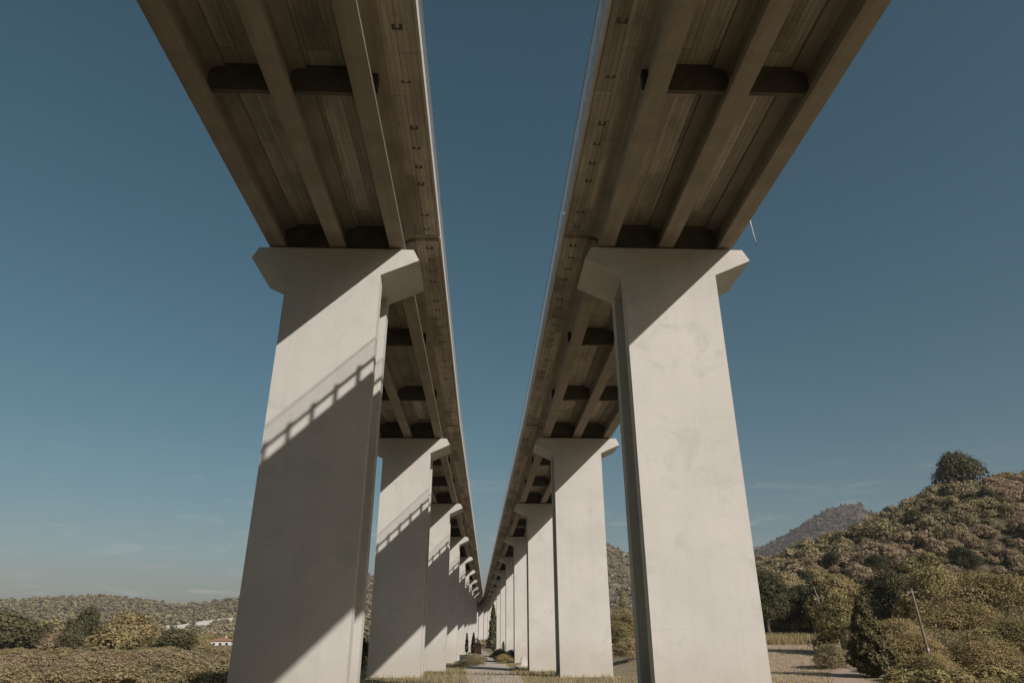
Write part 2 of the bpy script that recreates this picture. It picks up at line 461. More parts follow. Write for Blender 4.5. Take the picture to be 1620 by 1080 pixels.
def hill_obj(name, fn, u0, u1, y0, y1, nu, ny, mat):
    U, YY = np.meshgrid(np.linspace(u0, u1, nu), np.linspace(y0, y1, ny))
    XX = U * YY
    o = put(name, grid_mesh(name, XX, YY, fn(XX, YY)), mat); tag(o, kind='structure'); return o
hill_obj('hillside', hill_h, 0.05, 2.2, 92, 420, 300, 130, M['hill'])
hill_obj('mountain', mount_h, -2.6, 1.4, 250, 1500, 520, 150, M['mount'])
hill_obj('far_mountain', peak_h, 0.05, 1.0, 880, 2300, 200, 120, M['peak'])

def light_block_h(x, y):
    a = np.arctan2(x, -y); d = np.hypot(x, y)
    t = sstep(95, 330, d)
    return -1 + (70 + 22 * np.sin(a * 2.3 + 0.6) + 9 * fbm(x, y, 70, 4, 41)) * t * sstep(1.75, 1.15, np.abs(a))
_t, _q = np.meshgrid(np.linspace(R(95), R(265), 120)[::-1], np.geomspace(90, 600, 50))
o = put('hillside', grid_mesh('hillside', _q * np.sin(_t), _q * np.cos(_t), light_block_h(_q * np.sin(_t), _q * np.cos(_t))), M['hill']); tag(o, kind='structure')  # unseen ridge added behind the camera to hold light off the pier fronts

def drape(name, pts_l, pts_r, mat, lift=0.012, n=60, m=6):
    """strip of ground between two polylines given as (y, x)"""
    yl = np.linspace(pts_l[0][0], pts_l[-1][0], n)
    xl = np.interp(yl, [p[0] for p in pts_l], [p[1] for p in pts_l]); xr = np.interp(yl, [p[0] for p in pts_r], [p[1] for p in pts_r])
    t = np.linspace(0, 1, m)[None, :]
    XX = xl[:, None] * (1 - t) + xr[:, None] * t; YY = np.repeat(yl[:, None], m, 1)
    XX = XX + (0.5 * fbm(XX, YY, 5, 3, 9)) * np.where((t == 0) | (t == 1), 1, 0)
    o = put(name, grid_mesh(name, XX, YY, base_h(XX, YY) + lift + 0.02), mat); tag(o, kind='structure'); return o
drape('path', [(40, -1.0), (80, -1.6), (110, -2.6), (160, -2.6), (300, -3.5)], [(40, 2.5), (80, 3.6), (110, 3.9), (160, 2.4), (300, -0.5)], M['path'])
drape('field', [(44, 14.5), (70, 22), (104, 33)], [(44, 23), (70, 34), (104, 52)], M['field'], n=80, m=24)

# ------------------------------------------------------------------ the two viaducts
H_TOP = CZ + 16.127                                   # top of the pier caps
SPAN = 32.0
def bend(y): return np.maximum(y - 318.0, 0) ** 2 / 1700.0
def xl(y): return -6.805 + 0.0090 * np.clip(y - 60, 0, 270) - bend(y)
def xr(y): return 8.119 - 0.0116 * np.clip(y - 60, 0, 270) - bend(y)
def pier_y(k, side): return (28.36 if side == 'L' else 27.87) + SPAN * k    # pier centre; k = -1 stands behind the camera

ORD = ['first', 'second', 'third', 'fourth', 'fifth', 'sixth', 'seventh', 'eighth', 'ninth', 'tenth', 'eleventh', 'twelfth', 'thirteenth', 'fourteenth', 'fifteenth', 'sixteenth']
N_PIER = 15

def build_pier():
    root = empty('bridge_pier')
    wp = 2.062
    b = MB()
    zb, zt = -23.5, -1.316                            # local z = 0 at the top of the cap
    # two wall blades joined by a web
    prof = [(-wp, -1.49), (wp, -1.49), (wp, -0.86), (0.55, -0.86), (0.55, 0.86), (wp, 0.86), (wp, 1.49), (-wp, 1.49), (-wp, 0.86), (-0.55, 0.86), (-0.55, -0.86), (-wp, -0.86)]
    b.column(prof, zb, zt)
    b.put('shaft', M['pier'], root)
    c = MB()
    c.prism([(-wp, -1.316), (wp, -1.316), (3.735, -0.545), (3.45, 0.0), (-3.45, 0.0), (-3.735, -0.545)], -1.49, 1.49)
    c.put('cap', M['pier'], root)
    pm = MB().box(-0.48, 0.48, -0.32, 0.32, 0.0, 0.07).mesh('plinth', 0.015)
    rm = MB().box(-0.30, 0.30, -0.22, 0.22, 0.0, 0.05).mesh('rubber_pad')
    for sy in (-1, 1):
        for gx in (-2.7, 0.0, 2.7):
            p = put('bearing_plinth', pm, M['pier'], root, (gx, sy * 0.85, 0.0))
            put('rubber_pad', rm, M['rubber'], p, (0, 0, 0.07))
    return root

def build_span(side):
    """one simply supported deck span, local x across, y along, z = 0 at the girder bottoms"""
    s = 1 if side == 'L' else -1                       # +x is the inner edge on the left viaduct
    root = empty('deck_span')
    L = SPAN / 2 - 0.03
    g = MB()
    def gir(cx):
        p = [(0.35, 0), (0.35, 0.24), (0.15, 0.42), (0.15, 1.16), (0.34, 1.28), (0.62, 1.32), (0.62, 1.46)]
        return [(cx - a, z) for a, z in reversed(p)][::-1][::-1] and [(cx - a, z) for a, z in p[::-1]] + [(cx + a, z) for a, z in p]
    gm = MB().prism(gir(0.0), -L + 0.12, L - 0.12).mesh('girder', 0.012)
    for gx in (-2.7, 0.0, 2.7):
        put('girder', gm, M['girder'], root, (gx, 0, 0))
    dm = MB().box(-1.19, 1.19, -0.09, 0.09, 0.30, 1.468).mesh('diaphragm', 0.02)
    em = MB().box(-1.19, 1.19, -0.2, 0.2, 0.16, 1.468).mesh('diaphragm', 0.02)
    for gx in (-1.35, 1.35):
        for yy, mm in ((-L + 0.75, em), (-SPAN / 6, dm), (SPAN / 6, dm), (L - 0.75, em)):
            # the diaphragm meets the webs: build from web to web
            put('diaphragm', mm, M['shade_tint'], root, (gx, yy, 0))  # shade between the girders is put into the dark colour
    inn, outr = 4.40 * s, -3.86 * s
    x0, x1 = min(inn, outr), max(inn, outr)
    sl = MB().box(x0, x1, -L + 0.26, L - 0.26, 1.463, 1.64).box(x0 + 0.004, x1 - 0.004, -L, L, 1.64, 1.72)
    sl.put('slab', M['boards'], root)
    # edge beams with kerbs, paler
    for e, nm in ((inn, 1), (outr, -1)):
        d = 1 if e > 0 else -1
        k = MB().prism([(e + 0.004 * d, 1.53), (e + 0.12 * d, 1.50), (e + 0.12 * d, 2.05), (e - 0.36 * d, 2.05), (e - 0.36 * d, 1.723), (e + 0.004 * d, 1.723)], -L, L)
        k.put('edge_beam', M['fascia'], root, 0.012)
        r = MB(); xx = e - 0.06 * d
        npost = 28
        for i in range(npost):
            y = -L + 0.45 + i * (2 * L - 0.9) / (npost - 1)
            r.box(xx - 0.05, xx + 0.05, y - 0.06, y + 0.06, 2.04, 2.98)
        r.box(xx - 0.075, xx - 0.052, -L + 0.03, L - 0.03, 2.62, 2.80) if d < 0 else r.box(xx + 0.052, xx + 0.075, -L + 0.03, L - 0.03, 2.62, 2.80)
        r.box(xx - 0.04, xx + 0.04, -L + 0.03, L - 0.03, 2.70, 2.76)
        r.put('guard_rail', M['steel'], root)
        if nm == 1:                                    # light wire mesh over the rail on the inner edge
            w = MB(); xw = e + 0.045 * d; z0, z1, rad = 2.72, 3.62, 0.0024
            for zz in np.arange(z0, z1 + 0.01, 0.10):
                q = 0.014 if zz > z1 - 0.05 else rad
                w.box(xw - q, xw + q, -L + 0.03, L - 0.03, zz - q, zz + q)
            for i in range(int(2 * L / 0.20)):
                y = -L + 0.05 + i * 0.20
                w.box(xw + rad + 0.001, xw + 3 * rad + 0.001, y - rad, y + rad, z0, z1)
            w.put('safety_net', M['net'], root)
    a = MB().box(outr * 0.93 if s < 0 else outr * 0.93, 0, -L, L, 0, 0) if False else None
    rd = MB().box(x0 + 0.5, x1 - 0.5, -L, L, 1.724, 1.80)
    rd.put('road_surface', M['asphalt'], root)
    # flat pads, dark colour painting the shade inside formwork pockets, along the inner overhang
    pk = MB().box(-0.075, 0.075, -0.10, 0.10, -0.012, 0.0)
    pk2 = MB(); pk2.column([(-0.16, -0.08), (-0.07, -0.08), (-0.07, 0.035), (0.04, 0.035), (0.04, -0.08), (0.13, -0.08), (0.13, 0.08), (-0.16, 0.08)], -0.012, 0.0)
    pm = pk2.mesh('anchor_pocket')
    rs = random.Random(5)
    for i in range(27):
        if rs.random() < 0.12: continue
        o = put('anchor_pocket', pm, M['shade_tint'], root, ((4.40 - 0.48) * s + rs.uniform(-0.06, 0.06), -L + 0.9 + i * 1.165, 1.462))
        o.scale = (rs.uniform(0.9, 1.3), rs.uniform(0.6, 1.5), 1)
    # cheeks of the cross-tendon anchors on the outer web of the inner girder
    bm_ = MB().box(-0.10, 0.10, -0.15, 0.15, -0.34, 0.30).mesh('anchor_block', 0.02)
    for yy in (-SPAN / 6, SPAN / 6):
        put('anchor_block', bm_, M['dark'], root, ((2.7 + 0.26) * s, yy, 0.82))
    return root

proto_pier = build_pier()
proto_span = {'L': build_span('L'), 'R': build_span('R')}
used_pier = False; used_span = {'L': False, 'R': False}
pier_note = {('L', 0): 'first and nearest concrete pier of the left row, crossed by a guard rail shadow',
             ('R', 0): 'first and nearest concrete pier of the right row, sunlit below a diagonal shadow'}
for side, fx in (('L', xl), ('R', xr)):
    row = 'left' if side == 'L' else 'right'
    for k in range(-3, N_PIER):
        y = pier_y(k, side); x = float(fx(y)); y2 = y + 1.0
        head = math.atan2(-(float(fx(y + 1)) - float(fx(y - 1))), 2.0)
        o = proto_pier if not used_pier else copy_tree(proto_pier); used_pier = True
        o.location = (x, y, H_TOP); o.rotation_euler = (0, 0, head)
        if k < 0: lb = f'{ORD[-k - 1]} concrete pier of the {row} row behind the camera, out of the picture'
        else: lb = pier_note.get((side, k), f'{ORD[k]} concrete pier of the {row} row counted from the camera')
        tag(o, lb, 'bridge pier', f'piers of the {row} viaduct')
    for k in range(-4, N_PIER - 1):
        ya, yb = pier_y(k, side), pier_y(k + 1, side); xa, xb = float(fx(ya)), float(fx(yb))
        o = proto_span[side] if not used_span[side] else copy_tree(proto_span[side]); used_span[side] = True
        o.location = ((xa + xb) / 2, (ya + yb) / 2, H_TOP + 0.12)
        o.rotation_euler = (0, 0, math.atan2(-(xb - xa), yb - ya))
        if k <= -2: lb = f'{ORD[-k - 2]} deck span of the {row} viaduct behind the camera, out of the picture'
        elif k == -1: lb = f'first deck span of the {row} viaduct, overhead, leaving the picture at the top'
        else: lb = f'{ORD[k + 1]} deck span of the {row} viaduct, between its {ORD[k]} and {ORD[k + 1]} piers'
        tag(o, lb, 'bridge deck', f'deck spans of the {row} viaduct')

# loose pipe hanging from the outer edge of the right deck near its first pier
hp = MB(); hp.tube([(0, 0, 0.35), (0.0, 0, -0.05), (0.06, 0.02, -0.6), (0.12, 0.03, -1.12)], [0.026, 0.026, 0.02, 0.017], 8)
hr = empty('hanging_pipe', (12.14, 26.3, H_TOP + 0.12 + 1.36))
hp.put('pipe', M['pvc'], hr, smooth=True)
MB().tube([(0.12, 0.03, -1.11), (0.127, 0.032, -1.19)], [0.026, 0.024], 8).put('nozzle', M['dark'], hr)
tag(hr, 'thin pale pipe end hanging loose from the outer edge of the right deck', 'pipe')

# ------------------------------------------------------------------ plants
def leaf_quads(C, N, size, flat=0.6):
    """C: centres, N: outward directions -> rhombic leaf quads"""
    n = len(C)
    d = rng.normal(size=(n, 3)); d /= np.linalg.norm(d, axis=1)[:, None]
    nn = N * flat + d * (1 - flat * 0.5); nn /= np.linalg.norm(nn, axis=1)[:, None] + 1e-9
    a = np.cross(nn, rng.normal(size=(n, 3))); a /= np.linalg.norm(a, axis=1)[:, None] + 1e-9
    b = np.cross(nn, a)
    s = size * rng.uniform(0.6, 1.35, (n, 1)); 
    a = a * s; b = b * s * 0.55
    V = np.stack([C - a, C - b * 0.9 + a * 0.1, C + a, C + b * 0.9 + a * 0.1], 1).reshape(-1, 3)
    return V, np.arange(4 * n).reshape(n, 4)

def lobes_crown(lobes, n_cl, per, leaf, cl_r):
    """lobes: (x,y,z,rx,ry,rz); clusters sit in the outer shell of the lobes, leaves sit around clusters"""
    Ls = np.array(lobes, float); vol = (Ls[:, 3] * Ls[:, 4] * Ls[:, 5]) ** (2 / 3.); pick = rng.choice(len(Ls), n_cl, p=vol / vol.sum())
    d = rng.normal(size=(n_cl, 3)); d /= np.linalg.norm(d, axis=1)[:, None]
    d[:, 2] = np.where(d[:, 2] < -0.55, -d[:, 2], d[:, 2])
    r = rng.uniform(0.45, 1.0, (n_cl, 1)) ** 0.5 * rng.uniform(0.88, 1.12, (n_cl, 1))
    L = Ls[pick]
    C = L[:, :3] + d * r * L[:, 3:6]
    C = np.repeat(C, per, 0); N = np.repeat(d, per, 0)
    off = rng.normal(size=C.shape) * cl_r * np.array([1, 1, 0.7])
    N = N + off / (cl_r * 2.2); N[:, 2] += 0.25
    return leaf_quads(C + off, N, leaf)

def crown_lobes(w, h, z0, n, seed, squash=1.0):
    """irregular set of lobes inside a crown w wide, from z0 to h"""
    r_ = random.Random(seed); out = []
    H = h - z0
    for i in range(n):
        t = (i + 0.5) / n; a = i * 2.399 + r_.uniform(-0.5, 0.5)
        z = z0 + H * (0.18 + 0.62 * t) + r_.uniform(-0.06, 0.06) * H
        rad = w * 0.5 * (0.62 - 0.50 * t ** 1.6) * r_.uniform(0.75, 1.2)
        sz = w * 0.5 * r_.uniform(0.36, 0.56) * (1.0 - 0.25 * t)
        out.append((rad * math.cos(a), rad * math.sin(a), z, sz, sz, min(sz * squash * r_.uniform(0.75, 1.0), H * 0.3)))
    out.append((0, 0, z0 + H * 0.5, w * 0.30, w * 0.30, H * 0.36))
    return out

def trunk_mesh(h, r0, spread, seed, forks=5, lean=0.0):
    r_ = random.Random(seed); b = MB()
    top = Vector((lean * h, 0, h))
    mid = Vector((lean * h * 0.4 + r_.uniform(-0.1, 0.1), r_.uniform(-0.1, 0.1), h * 0.5))
    b.tube([(0, 0, -0.4), (0, 0, 0.1), mid, top], [r0 * 1.35, r0, r0 * 0.75, r0 * 0.35], 8)
    for i in range(forks):
        a = i * 2.4 + r_.uniform(-0.4, 0.4); t = r_.uniform(0.35, 0.8); p = Vector((0, 0, 0)).lerp(top, t)
        e = p + Vector((math.cos(a) * spread * r_.uniform(0.6, 1.0), math.sin(a) * spread * r_.uniform(0.6, 1.0), h * r_.uniform(0.2, 0.5)))
        m_ = p.lerp(e, 0.5) + Vector((0, 0, -0.08 * h))
        b.tube([p, m_, e], [r0 * 0.45, r0 * 0.3, r0 * 0.1], 6)
    return b.mesh('trunk', 0, True)

class Kind:
    """one kind of tree: shared crown and trunk meshes"""
    def __init__(s, name, w, h, z0, lobes, ncl, per, leaf, clr, mat, trunk, seed, bark='bark', squash=1.0, crown_name='crown'):
        V, F = lobes_crown(crown_lobes(w, h, z0, lobes, seed, squash), ncl, per, leaf, clr)
        s.crown = mesh_np(crown_name, V, F); s.crown.materials.append(M[mat])
        s.trunk = trunk_mesh(h * 0.72, trunk, w * 0.28, seed); s.trunk.materials.append(M[bark])
        s.h, s.w, s.name, s.cn = h, w, name, crown_name
    def plant(s, x, y, H, W=None, label=None, cat='tree', group=None, z=None, mat=None, sink=0.0):
        k = H / s.h; kw = (W / s.w) if W else k
        t = empty(s.name, (x, y, (gz(x, y) if z is None else z) - sink), random.uniform(0, 6.28))
        t.scale = (kw * random.uniform(0.85, 1.15), kw * random.uniform(0.85, 1.15), k)
        put('trunk', s.trunk, None, t)
        c = put(s.cn, s.crown, None, t)
        if mat:
            c.material_slots[0].link = 'OBJECT'; c.material_slots[0].material = M[mat]
        tag(t, label, cat, group); return t

def cone_crown(w, h, n, leaf, seed):
    """cypress: leaves in a ragged narrow cone with upright sprays"""
    z = rng.uniform(0, 1, n) ** 0.85; a = rng.uniform(0, 6.283, n)
    prof = (np.clip(z * 6, 0, 1) ** 0.6) * (1 - z) ** 0.72
    wav = 1 + 0.16 * np.sin(a * 5 + z * 21) + 0.12 * np.sin(a * 3 - z * 33)
    r = w * 0.5 * prof * wav * np.sqrt(rng.uniform(0.45, 1.08, n))
    C = np.stack([r * np.cos(a), r * np.sin(a), 0.25 + z * (h - 0.25)], 1)
    N = np.stack([np.cos(a), np.sin(a), np.full(n, 0.45)], 1)
    return leaf_quads(C, N, leaf)

K = {}
K['dark'] = Kind('broadleaf_tree', 8.0, 9.0, 1.2, 14, 1300, 18, 0.125, 0.27, 'leaf_dark', 0.22, 1)
K['olive'] = Kind('broadleaf_tree', 7.0, 7.0, 0.7, 15, 1300, 18, 0.115, 0.25, 'leaf_olive', 0.18, 2, 'pale_bark')
K['willow'] = Kind('bushy_tree', 8.5, 6.2, 0.2, 22, 1900, 18, 0.10, 0.24, 'leaf_yellow', 0.16, 3, 'pale_bark')
K['grey'] = Kind('bushy_tree', 5.0, 5.2, 0.3, 13, 1000, 17, 0.095, 0.20, 'leaf_grey', 0.13, 4, 'pale_bark')
K['far'] = Kind('valley_tree', 8.0, 8.0, 0.6, 13, 420, 14, 0.26, 0.40, 'leaf_olive', 0.25, 5)
K['far2'] = Kind('valley_tree', 8.0, 8.5, 0.8, 11, 400, 14, 0.26, 0.40, 'leaf_dark', 0.25, 6)
K['shrub'] = Kind('hill_shrub', 4.6, 3.1, 0.0, 9, 300, 13, 0.14, 0.22, 'leaf_olive', 0.08, 7, squash=0.8)
K['shrub2'] = Kind('hill_shrub', 4.2, 2.7, 0.0, 8, 280, 13, 0.14, 0.20, 'leaf_brown', 0.08, 8, squash=0.8)
K['shrub3'] = Kind('hill_shrub', 5.0, 3.6, 0.0, 10, 300, 13, 0.145, 0.23, 'leaf_grey', 0.08, 9, squash=0.85)

rs = random.Random(21)
def scatter(fn, n, u0, u1, y0, y1, seed, mind):
    r_ = random.Random(seed); pts = []; cell = {}
    tries = 0
    while len(pts) < n and tries < n * 60:
        tries += 1
        y = math.sqrt(r_.uniform(y0 * y0, y1 * y1)); u = r_.uniform(u0, u1); x = u * y
        k = (int(x // mind), int(y // mind))
        if any((x - a) ** 2 + (y - b) ** 2 < mind * mind for i in (-1, 0, 1) for j in (-1, 0, 1) for a, b in cell.get((k[0] + i, k[1] + j), [])): continue
        if not fn(x, y): continue
        cell.setdefault(k, []).append((x, y)); pts.append((x, y))
    return pts
def mass(name, pts, mat, hmin, hmax, wk, ncl, per, leaf, zfn, label):
    """many far shrubs as one object"""
    Vs, Fs, b = [], [], 0
    protos = []
    for i in range(5):
        V, F = lobes_crown(crown_lobes(1.0, 0.8, 0.0, 6, 40 + i, 0.85), ncl, per, leaf, 0.07); protos.append((V, F))
    for x, y in pts:
        V, F = protos[rs.randrange(5)]
        h = rs.uniform(hmin, hmax); w = h * rs.uniform(*wk); a = rs.uniform(0, 6.28); c, s = math.cos(a), math.sin(a)
        an = rs.uniform(0.75, 1.3)
        W = np.stack([(V[:, 0] * an * c - V[:, 1] * s) * w + x, (V[:, 0] * an * s + V[:, 1] * c) * w + y, V[:, 2] * h * 1.25 + zfn(x, y) - 0.1 * h], 1)
        Vs.append(W); Fs.append(F + b); b += len(V)
    o = put(name, mesh_np(name, np.concatenate(Vs), np.concatenate(Fs)), M[mat]); tag(o, label, 'scrub', None, 'stuff'); return o
# --- trees at the foot of the right-hand hill
def at(u, y): return u * y, y
for kind, u, y, H, W, mat, lb in [
    ('dark', 0.392, 98, 9.6, 9.0, None, 'tall dark broadleaf tree beside the right pier at the far edge of the dry field'),
    ('dark', 0.452, 101, 7.6, 8.5, None, 'dark broadleaf tree in shade behind the small post of the dry field'),
    ('olive', 0.425, 104, 9.0, 8.5, 'leaf_grey', 'grey green tree with pale branches between the two dark trees of the field edge'),
    ('grey', 0.490, 70, 5.6, 7.0, 'leaf_olive', 'ragged olive tree hanging over the right end of the dry field'),
    ('grey', 0.515, 66, 3.6, 4.0, None, 'small grey bushy tree at the foot of the dark cypress'),
    ('olive', 0.500, 96, 8.2, 8.5, 'leaf_yellow', 'yellowish olive tree behind the ragged tree of the field edge'),
    ('dark', 0.575, 88, 9.0, 8.0, None, 'dark green tree left of the leaning pole'),
    ('willow', 0.640, 80, 8.6, 10.0, 'leaf_olive', 'olive bushy tree right behind the leaning pole'),
    ('willow', 0.570, 60, 3.6, 6.5, None, 'yellowish bush between the cypress and the leaning pole'),
    ('willow', 0.640, 54, 2.9, 5.5, 'leaf_grey', 'low pale bush at the bottom edge under the leaning pole'),
    ('willow', 0.720, 66, 7.4, 11.0, 'leaf_yellow', 'widest yellowish bushy tree right of the leaning pole'),
    ('willow', 0.690, 54, 3.0, 8.0, 'leaf_olive', 'low olive bush below the widest yellowish tree'),
    ('willow', 0.775, 57, 4.4, 8.5, 'leaf_grey', 'pale grey green bush in the bottom right corner'),
    ('dark', 0.790, 88, 9.4, 10.0, None, 'dark broadleaf tree at the right edge of the picture'),
    ('olive', 0.700, 97, 9.0, 10.0, 'leaf_olive', 'olive tree at the hill foot left of the dark tree at the right edge'),
    ('willow', 0.830, 72, 6.4, 9.0, 'leaf_yellow', 'yellowish bushy tree cut by the right edge of the picture'),
    ('olive', 0.560, 104, 8.0, 9.0, 'leaf_yellow', 'yellowish tree behind the dark green tree near the pole'),
    ('olive', 0.625, 103, 8.4, 9.0, 'leaf_grey', 'grey green tree at the hill foot above the leaning pole'),
    ('willow', 0.472, 57, 2.0, 3.4, 'leaf_grey', 'low grey bush at the bottom edge left of the dark cypress'),
    ('willow', 0.592, 52, 2.9, 4.4, 'leaf_yellow', 'pale yellow bush at the bottom edge right of the dark cypress'),
    ('willow', 0.612, 45.5, 1.9, 3.6, 'leaf_yellow', 'small yellowish bush at the bottom edge before the foot of the leaning pole'),
    ('willow', 0.735, 50, 3.8, 7.0, 'leaf_olive', 'taller olive bush at the bottom edge left of the corner bush'),
    ('willow', 0.845, 50, 4.2, 7.0, 'leaf_olive', 'olive bush cut by the right edge in the bottom corner'),
    ('willow', 0.670, 62, 4.8, 8.0, 'leaf_yellow', 'tall pale yellow bush just right of the pole foot'),
    ('willow', 0.800, 62, 6.2, 9.0, 'leaf_yellow', 'tall yellowish bush below the dark tree of the right edge'),
    ('willow', 0.690, 46, 2.7, 5.5, 'leaf_yellow', 'lowest yellowish bush at the bottom edge right of the pole'),
]:
    x, y = at(u, y); K[kind].plant(x, y, H, W, lb, 'tree', None, mat=mat, sink=0.25)

# more trees closing the foot of the hill
for i in range(16):
    u = 0.36 + 0.032 * i + rs.uniform(-0.01, 0.01); y = rs.uniform(106, 118); x, y = at(u, y)
    K['olive'].plant(x, y, rs.uniform(5.5, 8.0), rs.uniform(7, 10), 'olive tree in the belt of trees along the foot of the right hill', 'tree', 'trees along the foot of the right hill',
                     mat=rs.choice(['leaf_olive', 'leaf_yellow', 'leaf_grey', 'leaf_dark']), sink=0.3)

# dark cypress in front
def cypress(name, x, y, w, h, n, leaf, label, mat='leaf_dark', group=None, z=None):
    t = empty(name, (x, y, (gz(x, y) if z is None else z) - 0.1))
    V, F = cone_crown(w, h, n, leaf, 1)
    put('crown', mesh_np('crown', V, F), M[mat], t)
    MB().tube([(0, 0, -0.4), (0, 0, h * 0.6)], [0.05 * w + 0.04, 0.02], 8).put('trunk', M['bark'], t, smooth=True)
    tag(t, label, 'tree', group); return t
x, y = at(0.527, 50)
cypress('cypress_tree', x, y, 3.2, 5.2, 9000, 0.16, 'dark cone shaped cypress in front of the yellowish bushes', 'leaf_cypress')
x, y = at(0.193, 430)
cypress('cypress_tree', x, y, 5.2, 19, 1500, 0.7, 'lone cypress on the slope seen between the first two right piers', 'leaf_olive', z=gz(x, y) - 1)

pts = scatter(lambda x, y: True, 520, 0.86, 1.7, 60, 186, 51, 4.5)
mass('scrub', pts, 'leaf_olive', 1.6, 5.0, (1.2, 1.9), 60, 8, 0.075, gz, 'olive scrub on the hill beyond the right edge of the picture')
# leaning wooden pole
x, y = 0.6075 * 48.5, 48.5
zb = CZ - 0.016 * 48.5; zt = CZ + 0.063 * 48.5
pl = empty('utility_pole', (x, y, zb))
MB().tube([(0.0, 0, -1.6), (0, 0, 0.0), (-0.06, 0.05, 2.0), (-0.14, 0.1, zt - zb)], [0.10, 0.092, 0.08, 0.065], 9).put('shaft', M['wood'], pl, smooth=True)
MB().tube([(0.02, 0, -0.05), (-0.005, 0, 0.12)], [0.115, 0.115], 9).put('band', M['steel'], pl)
MB().box(-0.52, 0.24, 0.06, 0.14, zt - zb - 0.25, zt - zb - 0.17).put('cross_arm', M['wood'], pl, 0.01)
tag(pl, 'leaning weathered wooden pole standing among the bushes on the right', 'pole')
x, y = at(0.446, 80); ps = empty('fence_post', (x, y, gz(x, y)))
MB().box(-0.05, 0.05, -0.05, 0.05, -0.3, 1.25).put('post', M['pale_bark'], ps, 0.01)
MB().tube([(0, 0, 1.25), (0, 0, 1.31)], [0.06, 0.05], 8).put('cap', M['steel'], ps)
tag(ps, 'small pale post standing at the back of the dry field', 'post')
# bare snag
x, y = at(0.470, 92); sn = empty('dead_tree', (x, y, gz(x, y)))
MB().tube([(0, 0, -0.3), (0.1, 0, 2.5), (-0.15, 0, 4.6), (-0.5, 0, 6.4)], [0.11, 0.09, 0.06, 0.03], 7).put('trunk', M['pale_bark'], sn, smooth=True)
MB().tube([(-0.02, 0, 3.8), (0.6, 0.2, 5.2)], [0.06, 0.02], 6).tube([(-0.15, 0, 4.6), (-0.9, 0.1, 5.6)], [0.05, 0.02], 6).put('branch', M['pale_bark'], sn, smooth=True)
tag(sn, 'bare pale trunk of a dead tree rising among the trees of the field edge', 'tree')

# stones along the back of the field
def rock_mesh(seed, r=1.0):
    bm = bmesh.new(); bmesh.ops.create_icosphere(bm, subdivisions=2, radius=r)
    r_ = random.Random(seed); ph = [r_.uniform(0, 6) for _ in range(6)]
    for v in bm.verts:
        c = v.co; k = 1 + 0.16 * math.sin(3 * c.x + ph[0]) + 0.14 * math.sin(4 * c.y + ph[1]) + 0.12 * math.sin(5 * c.z + ph[2]) + 0.06 * math.sin(9 * c.x + 7 * c.y + ph[3])
        v.co = Vector((c.x * k * 1.25, c.y * k, c.z * k * 0.65))
    me = bpy.data.meshes.new('stone'); bm.to_mesh(me); bm.free(); me.materials.append(M['stone']); return me
rocks = [rock_mesh(i) for i in range(3)]
for i in range(9):
    u = 0.385 + 0.008 * i; x, y = at(u, 90 + rs.uniform(-1, 1))
    o = put('stone', rocks[i % 3], None, None, (x, y, gz(x, y) + 0.12), rs.uniform(0, 6)); s_ = rs.uniform(0.3, 0.55); o.scale = (s_, s_, s_)
    tag(o, 'pale stone in the row of stones along the back of the dry field', 'stone', 'stones at the back of the field')

pts = scatter(lambda x, y: True, 150, 0.556, 0.92, 41, 56, 15, 1.3)
mass('scrub', pts, 'leaf_olive', 0.6, 1.3, (1.6, 2.6), 260, 11, 0.05, gz, 'low undergrowth along the bottom edge below the right bushes')
# --- round tree on the crest of the hill
x, y = at(0.722, 176)
kt = Kind('broadleaf_tree', 15.0, 8.6, 0.6, 17, 620, 15, 0.34, 0.5, 'leaf_dark', 0.35, 12, squash=0.75)
kt.plant(x, y, 9.6, 15.2, 'large round dark tree alone on the crest of the right hill', 'tree', z=CZ + 0.204 * y)

# --- shrubs on the right hill: the nearest ones each a thing, the rest one mass
pts = scatter(lambda x, y: 0.34 < x / y < 0.86, 620, 0.34, 0.86, 112, 186, 3, 2.9)
pts.sort(key=lambda p: p[1])
hs = pts[:185]; rest = pts[185:]
SL = {'shrub': 'rounded olive shrub on the slope of the right hill', 'shrub2': 'rounded brownish shrub on the slope of the right hill', 'shrub3': 'taller grey green shrub on the slope of the right hill'}
SG = {'shrub': 'olive shrubs on the right hill', 'shrub2': 'brownish shrubs on the right hill', 'shrub3': 'grey green shrubs on the right hill'}
for x, y in hs:
    nzv = float(fbm(np.array([x]), np.array([y]), 45, 3, 77)[0]) + 0.5 * (x / y - 0.66)
    k = 'shrub2' if nzv > 0.08 and rs.random() < 0.85 else rs.choice(['shrub', 'shrub3', 'shrub', 'shrub'])
    q_ = rs.random() ** 1.6; K[k].plant(x, y, 1.4 + 3.2 * q_, 2.6 + 4.2 * q_, SL[k], 'shrub', SG[k], sink=0.25)

